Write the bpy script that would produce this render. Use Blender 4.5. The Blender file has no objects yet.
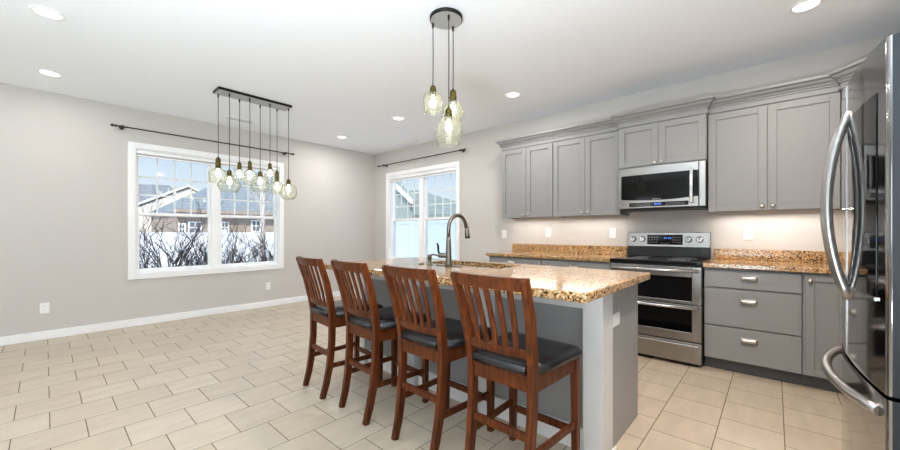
import bpy, bmesh, math, random
from mathutils import Vector, Matrix
S = bpy.context.scene
COL = S.collection
R = math.radians
random.seed(7)

# ------------------------------------------------------------------ camera, sky, sun, daylight, exposure
cam_d = bpy.data.cameras.new('camera'); cam = bpy.data.objects.new('camera', cam_d); COL.objects.link(cam)
cam.location = (5.988, -4.393, 1.178); cam.rotation_euler = (R(90), 0, R(41.664))
cam_d.sensor_width = 36; cam_d.lens = 36 * 362.08 / 900; cam_d.clip_start = .02; cam_d.clip_end = 400
cam_d.shift_x = -2.0 / 900; cam_d.shift_y = 7.08 / 900
S.camera = cam

w = bpy.data.worlds.new('sky'); S.world = w; w.use_nodes = True
nt = w.node_tree; nt.nodes.clear()
tc = nt.nodes.new('ShaderNodeTexCoord'); sp = nt.nodes.new('ShaderNodeSeparateXYZ')
rp = nt.nodes.new('ShaderNodeValToRGB'); bg = nt.nodes.new('ShaderNodeBackground'); wo = nt.nodes.new('ShaderNodeOutputWorld')
rp.color_ramp.elements[0].position = 0.0; rp.color_ramp.elements[0].color = (.92, .96, 1.0, 1)
rp.color_ramp.elements[1].position = .55; rp.color_ramp.elements[1].color = (.27, .50, .95, 1)
e = rp.color_ramp.elements.new(.2); e.color = (.62, .80, 1.0, 1)
nt.links.new(tc.outputs['Generated'], sp.inputs[0]); nt.links.new(sp.outputs['Z'], rp.inputs[0])
nt.links.new(rp.outputs[0], bg.inputs[0]); bg.inputs[1].default_value = 1.0
nt.links.new(bg.outputs[0], wo.inputs[0])

def light(name, kind, loc, rot, energy, color=(1, 1, 1), size=None, size_y=None, shape=None, parent=None, spread=None):
    l = bpy.data.lights.new(name, kind); l.energy = energy; l.color = color
    if size is not None and kind == 'AREA':
        l.size = size
        if shape: l.shape = shape
        if size_y: l.shape = 'RECTANGLE'; l.size_y = size_y
        if spread: l.spread = spread
    o = bpy.data.objects.new(name, l); COL.objects.link(o); o.location = loc; o.rotation_euler = rot
    return o
sun = light('sun', 'SUN', (0, 0, 20), (R(52), 0, R(50)), 5.6, (1, .93, .83)); sun.data.angle = R(2)
# daylight lamp at the rear window; fill panel added by the windowless right wall
light('daylight_rear_windows', 'AREA', (2.7, -8.36, 1.6), (R(108), 0, 0), 14, (.90, .96, 1), 1.5, 1.3)
light('right_side_fill', 'AREA', (6.84, -5.8, 1.3), (R(140), 0, R(90)), 118, (.74, .90, 1), 4.0, 1.6)
# added fill lamp behind the camera, bouncing light off the ceiling; no such fixture
light('ceiling_bounce_fill', 'AREA', (5.55, -5.15, .6), (R(180), 0, 0), 176, (.80, .925, 1), .8, .8)
S.view_settings.view_transform = 'Standard'; S.view_settings.look = 'None'
S.view_settings.gamma = 1; S.view_settings.use_curve_mapping = False
S.view_settings.exposure = 0.0
S.cycles.max_bounces = 14; S.cycles.transparent_max_bounces = 24; S.cycles.diffuse_bounces = 6; S.cycles.glossy_bounces = 6
S.cycles.sample_clamp_indirect = 6; S.cycles.caustics_reflective = False; S.cycles.caustics_refractive = False

# ------------------------------------------------------------------ helpers
def lin(r, g, b):
    f = lambda c: (c / 255 / 12.92) if c / 255 <= .04045 else ((c / 255 + .055) / 1.055) ** 2.4
    return (f(r), f(g), f(b), 1)

def mat(name, col, rough=.5, metal=0, spec=.5, emit=None, estr=0, bump=None, noise=None, aniso=None, coat=0):
    """noise=(scale, amount): gentle value mottling; bump=(scale, strength)"""
    m = bpy.data.materials.new(name); m.use_nodes = True; n = m.node_tree; b = n.nodes['Principled BSDF']
    b.inputs['Base Color'].default_value = col; b.inputs['Roughness'].default_value = rough
    b.inputs['Metallic'].default_value = metal; b.inputs['Specular IOR Level'].default_value = spec
    b.inputs['Coat Weight'].default_value = coat
    if emit: b.inputs['Emission Color'].default_value = emit; b.inputs['Emission Strength'].default_value = estr
    t = n.nodes.new('ShaderNodeTexCoord')
    sc, am = noise if noise else (14, .03)
    nz = n.nodes.new('ShaderNodeTexNoise'); nz.inputs['Scale'].default_value = sc; nz.inputs['Detail'].default_value = 3
    n.links.new(t.outputs['Object'], nz.inputs['Vector'])
    mr = n.nodes.new('ShaderNodeMapRange'); mr.inputs[3].default_value = 1 - am; mr.inputs[4].default_value = 1 + am
    n.links.new(nz.outputs['Fac'], mr.inputs[0])
    mx = n.nodes.new('ShaderNodeVectorMath'); mx.operation = 'SCALE'; mx.inputs[0].default_value = col[:3]
    n.links.new(mr.outputs[0], mx.inputs['Scale']); n.links.new(mx.outputs[0], b.inputs['Base Color'])
    if bump:
        z = n.nodes.new('ShaderNodeTexNoise'); z.inputs['Scale'].default_value = bump[0]; z.inputs['Detail'].default_value = 4
        n.links.new(t.outputs['Object'], z.inputs['Vector'])
        bp = n.nodes.new('ShaderNodeBump'); bp.inputs['Strength'].default_value = bump[1]; bp.inputs['Distance'].default_value = .01
        n.links.new(z.outputs['Fac'], bp.inputs['Height']); n.links.new(bp.outputs[0], b.inputs['Normal'])
    return m

def mapping(n, scale=(1, 1, 1), loc=(0, 0, 0), rot=(0, 0, 0)):
    t = n.nodes.new('ShaderNodeTexCoord'); mp = n.nodes.new('ShaderNodeMapping')
    mp.inputs['Scale'].default_value = scale; mp.inputs['Location'].default_value = loc; mp.inputs['Rotation'].default_value = rot
    n.links.new(t.outputs['Object'], mp.inputs['Vector']); return mp

def ramp(n, src, stops, const=False):
    r = n.nodes.new('ShaderNodeValToRGB'); cr = r.color_ramp
    if const: cr.interpolation = 'CONSTANT'
    while len(cr.elements) < len(stops): cr.elements.new(.5)
    for el, (p, c) in zip(cr.elements, stops): el.position = p; el.color = c
    n.links.new(src, r.inputs[0]); return r

M = {}
M['wall'] = mat('wall_paint', lin(199, 195, 191), .75, spec=.2, bump=(160, .05), noise=(3, .012))
M['ceiling'] = mat('ceiling_paint', lin(245, 248, 253), .9, spec=.1, bump=(70, .22), noise=(60, .02))
M['white'] = mat('white_trim', lin(242, 243, 244), .35)
M['vinyl'] = mat('white_vinyl', lin(248, 249, 250), .3)
M['shade'] = mat('shade_fabric', lin(232, 232, 232), .8, bump=(90, .1))
M['cab'] = mat('grey_cabinet_paint', lin(141, 141, 141), .42, noise=(6, .02))
M['cab_dark'] = mat('grey_cabinet_gap', lin(60, 60, 62), .6)
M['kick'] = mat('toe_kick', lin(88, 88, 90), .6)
M['post'] = mat('light_grey_paint', lin(216, 217, 219), .4)
M['panel'] = mat('island_grey_panel', lin(149, 150, 152), .4, noise=(5, .03))
M['plate'] = mat('white_plastic', lin(240, 240, 240), .3)
M['slot'] = mat('outlet_slot', lin(90, 90, 90), .5)
M['nickel'] = mat('brushed_nickel', lin(200, 196, 190), .3, 1)
M['faucet'] = mat('dark_nickel', lin(122, 116, 108), .4, 1)
M['chrome'] = mat('bright_steel', lin(205, 204, 204), .24, 1)
M['bar'] = mat('brushed_bar', lin(176, 174, 172), .3, 1, noise=(60, .05))
M['bronze'] = mat('dark_bronze', lin(58, 52, 46), .4, .6)
M['black_metal'] = mat('black_metal', lin(28, 27, 26), .4, .5)
M['canopy'] = mat('canopy_grey', lin(176, 176, 174), .4, .2)
M['brass'] = mat('antique_brass', lin(92, 82, 46), .36, 1)
M['cord'] = mat('cord', lin(48, 46, 44), .6)
M['blackglass'] = mat('black_glass', lin(9, 9, 10), .05, spec=.28)
M['blacktop'] = mat('black_ceramic', lin(12, 12, 13), .1, spec=.5)
M['black'] = mat('black_plastic', lin(24, 24, 25), .4)
M['leather'] = mat('black_leather', lin(26, 26, 29), .27, spec=.5, bump=(220, .12), noise=(25, .12))
M['snow'] = mat('snow', lin(240, 243, 248), .9, bump=(4, .3), noise=(2, .04))
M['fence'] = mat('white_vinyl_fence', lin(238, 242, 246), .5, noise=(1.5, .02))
M['fence_shade'] = mat('shaded_vinyl_fence', lin(196, 211, 214), .5, noise=(1.5, .02))  # shaded tone of the white vinyl, shade put into the colour
M['twig'] = mat('bare_twig', lin(88, 74, 70), .8, noise=(9, .25))
M['birch'] = mat('birch_bark', lin(205, 198, 192), .8, noise=(12, .25))
M['display'] = mat('blue_display', lin(40, 90, 200), .4, emit=lin(70, 140, 255), estr=.7)
M['mark'] = mat('grey_print', lin(150, 150, 152), .5)
M['bulb'] = mat('glowing_bulb', lin(255, 240, 210), .4, emit=lin(255, 246, 226), estr=9)
M['lens'] = mat('glowing_lens', lin(255, 255, 250), .4, emit=lin(255, 252, 244), estr=3.0)
M['vent_dark'] = mat('vent_gap', lin(130, 130, 130), .7)

def steel(name, col, rough, axis):
    m = bpy.data.materials.new(name); m.use_nodes = True; n = m.node_tree; b = n.nodes['Principled BSDF']
    b.inputs['Metallic'].default_value = 1; b.inputs['Roughness'].default_value = rough
    sc = [260, 260, 260]; sc[axis] = 2.5
    mp = mapping(n, sc); z = n.nodes.new('ShaderNodeTexNoise'); z.inputs['Scale'].default_value = 1; z.inputs['Detail'].default_value = 2
    n.links.new(mp.outputs[0], z.inputs['Vector'])
    c0 = tuple(c * .97 for c in col[:3]) + (1,); c1 = tuple(min(1, c * 1.025) for c in col[:3]) + (1,)
    r = ramp(n, z.outputs['Fac'], [(.3, c0), (.7, c1)]); n.links.new(r.outputs[0], b.inputs['Base Color'])
    mr = n.nodes.new('ShaderNodeMapRange'); mr.inputs[3].default_value = rough * .98; mr.inputs[4].default_value = rough * 1.02
    n.links.new(z.outputs['Fac'], mr.inputs[0]); n.links.new(mr.outputs[0], b.inputs['Roughness'])
    return m
M['steel'] = steel('stainless_horizontal', lin(164, 161, 158), .27, 0)
M['fridge'] = steel('stainless_fridge', lin(160, 158, 157), .09, 1)
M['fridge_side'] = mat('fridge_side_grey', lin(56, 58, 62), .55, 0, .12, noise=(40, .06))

def wood():
    m = bpy.data.materials.new('cherry_wood'); m.use_nodes = True; n = m.node_tree; b = n.nodes['Principled BSDF']
    mp = mapping(n, (26, 26, 2.2)); z = n.nodes.new('ShaderNodeTexNoise'); z.inputs['Scale'].default_value = 1.6; z.inputs['Detail'].default_value = 5
    z.inputs['Distortion'].default_value = .8
    n.links.new(mp.outputs[0], z.inputs['Vector'])
    r = ramp(n, z.outputs['Fac'], [(.25, lin(42, 18, 7)), (.5, lin(82, 38, 15)), (.78, lin(118, 60, 25))])
    n.links.new(r.outputs[0], b.inputs['Base Color']); b.inputs['Roughness'].default_value = .36; b.inputs['Specular IOR Level'].default_value = .22
    return m
M['wood'] = wood()

def granite():
    m = bpy.data.materials.new('speckled_granite'); m.use_nodes = True; n = m.node_tree; b = n.nodes['Principled BSDF']
    mp = mapping(n); v = n.nodes.new('ShaderNodeTexVoronoi'); v.inputs['Scale'].default_value = 165
    z0 = n.nodes.new('ShaderNodeTexNoise'); z0.inputs['Scale'].default_value = 60
    ad = n.nodes.new('ShaderNodeVectorMath'); ad.operation = 'MULTIPLY_ADD'; ad.inputs[1].default_value = (.02, .02, .02)
    n.links.new(mp.outputs[0], z0.inputs['Vector']); n.links.new(z0.outputs['Color'], ad.inputs[0]); n.links.new(mp.outputs[0], ad.inputs[2])
    n.links.new(ad.outputs[0], v.inputs['Vector'])
    s = n.nodes.new('ShaderNodeSeparateColor'); n.links.new(v.outputs['Color'], s.inputs[0])
    r = ramp(n, s.outputs[0], [(0, lin(38, 31, 26)), (.17, lin(92, 68, 46)), (.31, lin(154, 114, 72)), (.48, lin(196, 152, 96)), (.70, lin(208, 174, 128)), (.88, lin(220, 198, 166))], True)
    z = n.nodes.new('ShaderNodeTexNoise'); z.inputs['Scale'].default_value = 5; z.inputs['Detail'].default_value = 3
    n.links.new(mp.outputs[0], z.inputs['Vector'])
    r2 = ramp(n, z.outputs['Fac'], [(.35, (.82, .82, .82, 1)), (.65, (1.1, 1.05, 1.0, 1))])
    mx = n.nodes.new('ShaderNodeMix'); mx.data_type = 'RGBA'; mx.blend_type = 'MULTIPLY'; mx.inputs[0].default_value = 1
    n.links.new(r.outputs[0], mx.inputs[6]); n.links.new(r2.outputs[0], mx.inputs[7]); n.links.new(mx.outputs[2], b.inputs['Base Color'])
    b.inputs['Roughness'].default_value = .13; b.inputs['Specular IOR Level'].default_value = .5
    return m
M['granite'] = granite()

def tile():
    m = bpy.data.materials.new('beige_floor_tile'); m.use_nodes = True; n = m.node_tree; b = n.nodes['Principled BSDF']
    P = .2988
    t = n.nodes.new('ShaderNodeTexCoord'); s = n.nodes.new('ShaderNodeSeparateXYZ'); n.links.new(t.outputs['Object'], s.inputs[0])
    cx = n.nodes.new('ShaderNodeMath'); cx.operation = 'ADD'; cx.inputs[1].default_value = 20 * P + .0410; n.links.new(s.outputs['Y'], cx.inputs[0])
    cy = n.nodes.new('ShaderNodeMath'); cy.operation = 'ADD'; cy.inputs[1].default_value = 20 * P - .056; n.links.new(s.outputs['X'], cy.inputs[0])
    c = n.nodes.new('ShaderNodeCombineXYZ'); n.links.new(cx.outputs[0], c.inputs[0]); n.links.new(cy.outputs[0], c.inputs[1])
    br = n.nodes.new('ShaderNodeTexBrick'); n.links.new(c.outputs[0], br.inputs['Vector'])
    br.offset = .5; br.offset_frequency = 2; br.inputs['Scale'].default_value = 1
    br.inputs['Brick Width'].default_value = P; br.inputs['Row Height'].default_value = P
    br.inputs['Mortar Size'].default_value = .0026; br.inputs['Mortar Smooth'].default_value = .1; br.inputs['Bias'].default_value = 0
    br.inputs['Color1'].default_value = lin(190, 176, 156); br.inputs['Color2'].default_value = lin(199, 186, 167)
    br.inputs['Mortar'].default_value = lin(108, 94, 80)
    mp = n.nodes.new('ShaderNodeMapping'); mp.inputs['Scale'].default_value = (9, 2.2, 1); n.links.new(t.outputs['Object'], mp.inputs[0])
    z = n.nodes.new('ShaderNodeTexNoise'); z.inputs['Scale'].default_value = 1.5; z.inputs['Detail'].default_value = 6; n.links.new(mp.outputs[0], z.inputs['Vector'])
    r = ramp(n, z.outputs['Fac'], [(.3, (.90, .885, .86, 1)), (.7, (1.06, 1.05, 1.04, 1))])
    mx = n.nodes.new('ShaderNodeMix'); mx.data_type = 'RGBA'; mx.blend_type = 'MULTIPLY'; mx.inputs[0].default_value = 1
    n.links.new(br.outputs['Color'], mx.inputs[6]); n.links.new(r.outputs[0], mx.inputs[7]); n.links.new(mx.outputs[2], b.inputs['Base Color'])
    rr = n.nodes.new('ShaderNodeMapRange'); rr.inputs[3].default_value = .36; rr.inputs[4].default_value = .8
    n.links.new(br.outputs['Fac'], rr.inputs[0]); n.links.new(rr.outputs[0], b.inputs['Roughness'])
    bp = n.nodes.new('ShaderNodeBump'); bp.invert = True; bp.inputs['Strength'].default_value = .4; bp.inputs['Distance'].default_value = .003
    n.links.new(br.outputs['Fac'], bp.inputs['Height']); n.links.new(bp.outputs[0], b.inputs['Normal'])
    return m
M['tile'] = tile()

def banded(name, c1, c2, pitch, axis=2, rough=.7):
    """siding / shingles: courses along an axis"""
    m = bpy.data.materials.new(name); m.use_nodes = True; n = m.node_tree; b = n.nodes['Principled BSDF']
    mp = mapping(n, (.01, .01, .01)); mp.inputs['Scale'].default_value = (1, 1, 1)
    s = n.nodes.new('ShaderNodeSeparateXYZ'); n.links.new(mp.outputs[0], s.inputs[0])
    d = n.nodes.new('ShaderNodeMath'); d.operation = 'DIVIDE'; d.inputs[1].default_value = pitch; n.links.new(s.outputs[axis], d.inputs[0])
    f = n.nodes.new('ShaderNodeMath'); f.operation = 'FRACT'; n.links.new(d.outputs[0], f.inputs[0])
    z = n.nodes.new('ShaderNodeTexNoise'); z.inputs['Scale'].default_value = 2.2; n.links.new(mp.outputs[0], z.inputs[0])
    a = n.nodes.new('ShaderNodeMath'); a.operation = 'MULTIPLY_ADD'; a.inputs[1].default_value = .5; n.links.new(f.outputs[0], a.inputs[0]); n.links.new(z.outputs['Fac'], a.inputs[2])
    r = ramp(n, a.outputs[0], [(.25, c1), (.95, c2)]); n.links.new(r.outputs[0], b.inputs['Base Color']); b.inputs['Roughness'].default_value = rough
    return m
M['siding'] = banded('tan_siding', lin(132, 118, 106), lin(168, 154, 142), .2)
M['sage'] = banded('sage_siding', lin(128, 140, 136), lin(152, 164, 158), .2)
M['cream'] = banded('cream_siding', lin(214, 206, 194), lin(234, 228, 218), .25)
M['roof_blue'] = banded('blue_grey_shingles', lin(116, 127, 134), lin(142, 152, 158), .3)
M['roof_grey'] = banded('grey_shingles', lin(112, 118, 126), lin(140, 146, 152), .3)
M['roof_green'] = banded('green_grey_shingles', lin(112, 126, 122), lin(150, 162, 156), .3)

def glass(name, tint, refl=1.0, haze=0.0, rough=.02):
    m = bpy.data.materials.new(name); m.use_nodes = True; n = m.node_tree; n.nodes.clear()
    o = n.nodes.new('ShaderNodeOutputMaterial'); t = n.nodes.new('ShaderNodeBsdfTransparent'); t.inputs[0].default_value = tint
    g = n.nodes.new('ShaderNodeBsdfGlossy'); g.inputs['Roughness'].default_value = rough
    f = n.nodes.new('ShaderNodeLayerWeight'); f.inputs[0].default_value = .5       # Schlick reflectance, the same from both sides of the sheet
    p5 = n.nodes.new('ShaderNodeMath'); p5.operation = 'POWER'; p5.inputs[1].default_value = 5; n.links.new(f.outputs['Facing'], p5.inputs[0])
    k = n.nodes.new('ShaderNodeMath'); k.operation = 'MULTIPLY_ADD'; k.inputs[1].default_value = .96 * refl; k.inputs[2].default_value = .04 * refl
    n.links.new(p5.outputs[0], k.inputs[0])
    mx = n.nodes.new('ShaderNodeMixShader'); n.links.new(k.outputs[0], mx.inputs[0])
    src = t.outputs[0]
    if haze:
        l2 = n.nodes.new('ShaderNodeLayerWeight'); l2.inputs[0].default_value = .5
        p2 = n.nodes.new('ShaderNodeMath'); p2.operation = 'POWER'; p2.inputs[1].default_value = 3; n.links.new(l2.outputs['Facing'], p2.inputs[0])
        r2 = ramp(n, p2.outputs[0], [(.0, tint), (.8, (.50, .54, .42, 1))]); n.links.new(r2.outputs[0], t.inputs[0])
        d = n.nodes.new('ShaderNodeBsdfTranslucent'); d.inputs[0].default_value = (.86, .86, .81, 1)
        d2 = n.nodes.new('ShaderNodeBsdfDiffuse'); d2.inputs[0].default_value = (.86, .86, .81, 1)
        m3 = n.nodes.new('ShaderNodeMixShader'); m3.inputs[0].default_value = .4; n.links.new(d.outputs[0], m3.inputs[1]); n.links.new(d2.outputs[0], m3.inputs[2])
        lw = n.nodes.new('ShaderNodeLayerWeight'); lw.inputs[0].default_value = .35
        mr = n.nodes.new('ShaderNodeMapRange'); mr.inputs[3].default_value = haze * .5; mr.inputs[4].default_value = min(1, haze * 2.2)
        n.links.new(lw.outputs['Facing'], mr.inputs[0])
        m2 = n.nodes.new('ShaderNodeMixShader'); n.links.new(mr.outputs[0], m2.inputs[0])
        n.links.new(t.outputs[0], m2.inputs[1]); n.links.new(m3.outputs[0], m2.inputs[2]); src = m2.outputs[0]
    n.links.new(src, mx.inputs[1]); n.links.new(g.outputs[0], mx.inputs[2]); n.links.new(mx.outputs[0], o.inputs[0])
    return m
M['pane'] = glass('window_pane', (.97, .985, .985, 1), .6)
M['shade_glass'] = glass('tinted_shade_glass', (.95, .96, .91, 1), .6, .13, .03)
M['shade_glass_clear'] = glass('clear_shade_glass', (.975, .98, .955, 1), .6, .08, .03)

def wmat(o):
    if o is None: return Matrix.Identity(4)
    return wmat(o.parent) @ o.matrix_parent_inverse @ o.matrix_basis

class MB:
    def __init__(s): s.v = []; s.f = []; s.sm = []
    def add(s, vs, fs, smooth=False):
        k = len(s.v); s.v += [tuple(v) for v in vs]; s.f += [tuple(i + k for i in f) for f in fs]; s.sm += [smooth] * len(fs); return s
    def box(s, x0, x1, y0, y1, z0, z1):
        x0, x1 = min(x0, x1), max(x0, x1); y0, y1 = min(y0, y1), max(y0, y1); z0, z1 = min(z0, z1), max(z0, z1)
        return s.add([(x, y, z) for z in (z0, z1) for y in (y0, y1) for x in (x0, x1)],
                     [(0, 2, 3, 1), (4, 5, 7, 6), (0, 1, 5, 4), (2, 6, 7, 3), (0, 4, 6, 2), (1, 3, 7, 5)])
    def prism(s, poly, z0, z1, smooth=False):
        n = len(poly); a = sum(poly[i][0] * poly[(i + 1) % n][1] - poly[(i + 1) % n][0] * poly[i][1] for i in range(n))
        if a < 0: poly = poly[::-1]
        s.add([(x, y, z0) for x, y in poly] + [(x, y, z1) for x, y in poly], [tuple(range(n))[::-1], tuple(range(n, 2 * n))])
        k = len(s.v) - 2 * n
        for i in range(n): j = (i + 1) % n; s.f.append((k + i, k + j, k + n + j, k + n + i)); s.sm.append(smooth)
        return s
    def hull(s, ps, faces): return s.add(ps, faces)
    def loft(s, rings, cap=True, smooth=True, close=True):
        n = len(rings[0]); k = len(s.v); s.v += [tuple(p) for r in rings for p in r]
        for a in range(len(rings) - 1):
            for i in range(n if close else n - 1):
                j = (i + 1) % n; s.f.append((k + a * n + i, k + a * n + j, k + (a + 1) * n + j, k + (a + 1) * n + i)); s.sm.append(smooth)
        if cap:
            s.f.append(tuple(k + i for i in range(n))[::-1]); s.sm.append(False)
            s.f.append(tuple(k + (len(rings) - 1) * n + i for i in range(n))); s.sm.append(False)
        return s
    def bar(s, pts, wd, h, up=(0, 0, 1), taper=None):
        """rectangular section along a polyline; wd across, h along 'up'"""
        pts = [Vector(p) for p in pts]; rings = []
        for i, p in enumerate(pts):
            d = (pts[min(i + 1, len(pts) - 1)] - pts[max(i - 1, 0)]).normalized(); u = Vector(up)
            a = d.cross(u).normalized(); b = a.cross(d).normalized(); t = taper[i] if taper else 1
            rings.append([p + a * sx * wd / 2 * t + b * sy * h / 2 * t for sx, sy in ((-1, -1), (1, -1), (1, 1), (-1, 1))])
        return s.loft(rings, smooth=False)
    def tube(s, pts, r, seg=12, cap=True, flat=1):
        pts = [Vector(p) for p in pts]; rings = []; ref = None
        for i, p in enumerate(pts):
            d = (pts[min(i + 1, len(pts) - 1)] - pts[max(i - 1, 0)]).normalized()
            if ref is None: ref = d.orthogonal().normalized()
            ref = (ref - d * ref.dot(d)).normalized(); b = d.cross(ref); rr = r[i] if isinstance(r, (list, tuple)) else r
            rings.append([p + ref * math.cos(2 * math.pi * k / seg) * rr + b * math.sin(2 * math.pi * k / seg) * rr * flat for k in range(seg)])
        return s.loft(rings, cap=cap)
    def lathe(s, prof, c, axis='z', seg=28, cap=True):
        rings = []
        for r, h in prof:
            ring = []
            for k in range(seg):
                a = 2 * math.pi * k / seg; x, y = r * math.cos(a), r * math.sin(a)
                q = {'z': (x, y, h), 'y': (x, -h, y), 'x': (h, x, y), '-x': (-h, y, x)}[axis]   # 'y': grows towards -Y
                ring.append((c[0] + q[0], c[1] + q[1], c[2] + q[2]))
            rings.append(ring)
        return s.loft(rings, cap=cap)
    def build(s, name, m, parent=None, bevel=0, seg=2, solid=0, sub=0, ang=40):
        me = bpy.data.meshes.new(name); me.from_pydata(s.v, [], s.f); me.update()
        me.polygons.foreach_set('use_smooth', s.sm)
        if len(s.f) < 20000:
            bm = bmesh.new(); bm.from_mesh(me); bmesh.ops.recalc_face_normals(bm, faces=bm.faces[:]); bm.to_mesh(me); bm.free()
        me.materials.append(M[m] if isinstance(m, str) else m)
        o = bpy.data.objects.new(name, me); COL.objects.link(o)
        if parent is not None: o.parent = parent; o.matrix_parent_inverse = wmat(parent).inverted()
        if solid: x = o.modifiers.new('thick', 'SOLIDIFY'); x.thickness = solid; x.offset = 0
        if bevel:
            x = o.modifiers.new('bevel', 'BEVEL'); x.width = bevel; x.segments = seg; x.limit_method = 'ANGLE'; x.angle_limit = R(ang)
        if sub: x = o.modifiers.new('sub', 'SUBSURF'); x.levels = sub; x.render_levels = sub
        return o

def empty(name, loc=(0, 0, 0), rz=0):
    o = bpy.data.objects.new(name, None); COL.objects.link(o); o.location = loc; o.rotation_euler = (0, 0, rz); o.empty_display_size = .1; return o
def tag(o, label, cat, group=None, kind=None):
    o['label'] = label; o['category'] = cat
    if group: o['group'] = group
    if kind: o['kind'] = kind
    return o
def struct(o): o['kind'] = 'structure'; return o
def thing(name, label, cat, loc, rz=0, group=None): return tag(empty(name, loc, rz), label, cat, group)
def copy_tree(o, parent=None):
    c = o.copy(); COL.objects.link(c)
    if parent: c.parent = parent
    for ch in list(o.children): copy_tree(ch, c)
    return c
def arc(c, r, a0, a1, n): return [(c[0] + r * math.cos(a0 + (a1 - a0) * i / n), c[1] + r * math.sin(a0 + (a1 - a0) * i / n)) for i in range(n + 1)]

H = 2.727; WX = 7.0; YB = -8.5
# ------------------------------------------------------------------ room shell
struct(MB().box(-.18, WX + .18, YB - .18, .18, -.12, 0).build('floor', 'tile'))
struct(MB().box(-.18, WX + .18, YB - .18, .18, H, H + .12).build('ceiling', 'ceiling'))
def wall_x(name, x0, x1, ya, yb, op=None):
    b = MB()
    if op:
        a, c, z0, z1 = op
        b.box(x0, x1, ya, a, 0, H); b.box(x0, x1, c, yb, 0, H); b.box(x0, x1, a, c, 0, z0); b.box(x0, x1, a, c, z1, H)
    else: b.box(x0, x1, ya, yb, 0, H)
    return struct(b.build(name, 'wall'))
def wall_y(name, y0, y1, xa, xb, op=None):
    b = MB()
    if op:
        a, c, z0, z1 = op
        b.box(xa, a, y0, y1, 0, H); b.box(c, xb, y0, y1, 0, H); b.box(a, c, y0, y1, z1, H)
        if z0 > 0: b.box(a, c, y0, y1, 0, z0)
    else: b.box(xa, xb, y0, y1, 0, H)
    return struct(b.build(name, 'wall'))
DW = (-3.643, -1.876, .655, 2.233)       # dining window opening (y0, y1, z0, z1)
KW = (.458, 2.182, .655, 2.240)          # kitchen window opening (x0, x1, z0, z1)
wall_x('wall_left', -.16, 0, YB, .16, DW)
wall_y('wall_back', 0, .16, 0, WX, KW)
wall_x('wall_right', WX, WX + .16, YB, .16)
wall_y('wall_rear', YB - .16, YB, 0, WX, (1.9, 3.5, .9, 2.3))
b = MB()
for x in (1.93, 2.7, 3.47): b.box(x - .04, x + .04, YB - .12, YB - .04, .94, 2.26)
b.box(1.9, 3.5, YB - .12, YB - .04, 2.26, 2.3); b.box(1.9, 3.5, YB - .12, YB - .04, .9, .94); b.box(1.97, 3.43, YB - .1, YB - .06, 1.58, 1.62)
d = struct(b.build('window_3', 'white', bevel=.004))
MB().box(1.95, 3.45, YB - .085, YB - .08, .93, 2.27).build('pane', 'pane', d)
def baseboard(name, *bx):
    b = MB()
    for q in bx: b.box(*q)
    return struct(b.build(name, 'white', bevel=.005))
baseboard('baseboard_left', (0, .016, YB, 0, 0, .092))
baseboard('baseboard_back', (.016, 3.25, -.016, 0, 0, .092))
baseboard('baseboard_rear', (.016, WX, YB, YB + .016, 0, .092))
baseboard('baseboard_right', (WX - .016, WX, YB + .016, -2.8, 0, .092))

def window(name, op, place):
    """double unit of two double-hung windows; place(u, d, z): u along the wall, d depth into the wall"""
    a, c, z0, z1 = op
    def bx(b, u0, u1, d0, d1, zz0, zz1):
        p = place(u0, d0, 0); q = place(u1, d1, 0); b.box(p[0], q[0], p[1], q[1], zz0, zz1)
    t = .07
    b = MB()                                           # casing on the wall face
    bx(b, a - t, a, -.022, .0, z0 - t, z1 + t); bx(b, c, c + t, -.022, 0, z0 - t, z1 + t)
    bx(b, a, c, -.022, 0, z1, z1 + t); bx(b, a, c, -.022, 0, z0 - t, z0)
    root = struct(b.build(name, 'white', bevel=.004))
    j = MB()                                           # jamb liner and mullion
    bx(j, a, a + .014, -.005, .16, z0, z1); bx(j, c - .014, c, -.005, .16, z0, z1)
    bx(j, a + .014, c - .014, -.005, .16, z0, z0 + .014); bx(j, a + .014, c - .014, -.005, .16, z1 - .014, z1)
    m = (a + c) / 2
    bx(j, m - .05, m + .05, .03, .15, z0 + .014, z1 - .014)
    j.build('window_frame', 'vinyl', root, bevel=.003)
    zm = 1.41; s = .034
    for (u0, u1) in ((a + .014, m - .05), (m + .05, c - .014)):
        for up in (0, 1):
            za, zb = ((z0 + .014, zm + .022) if not up else (zm - .022, z1 - .014)); d0, d1 = ((.05, .085) if not up else (.09, .125))
            q = MB(); bx(q, u0, u0 + s, d0, d1, za, zb); bx(q, u1 - s, u1, d0, d1, za, zb)
            bx(q, u0 + s, u1 - s, d0, d1, za, za + .04); bx(q, u0 + s, u1 - s, d0, d1, zb - .04, zb)
            sh = q.build('sash', 'vinyl', root, bevel=.003)
            dm = (d0 + d1) / 2
            g = MB(); bx(g, u0 + s - .005, u1 - s + .005, dm - .003, dm + .003, za + .035, zb - .035); g.build('pane', 'pane', sh)
            if up:
                g = MB(); gw = .0105; dm2 = dm + .008
                zt = 2.125; zl = za + .04
                for k in (1, 2, 3):
                    uu = u0 + s + (u1 - u0 - 2 * s) * k / 4; bx(g, uu - gw, uu + gw, dm2 - .004, dm2 + .004, zl, zb - .04)
                for k in (1, 2): zz = zl + (zt - zl) * k / 3 ; bx(g, u0 + s, u1 - s, dm2 - .0035, dm2 + .0035, zz - gw, zz + gw)
                g.build('muntin_grid', 'vinyl', sh)
    return root
window('window_1', DW, lambda u, d, z: (-d, u, z))
window('window_2', KW, lambda u, d, z: (u, d, z))
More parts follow.
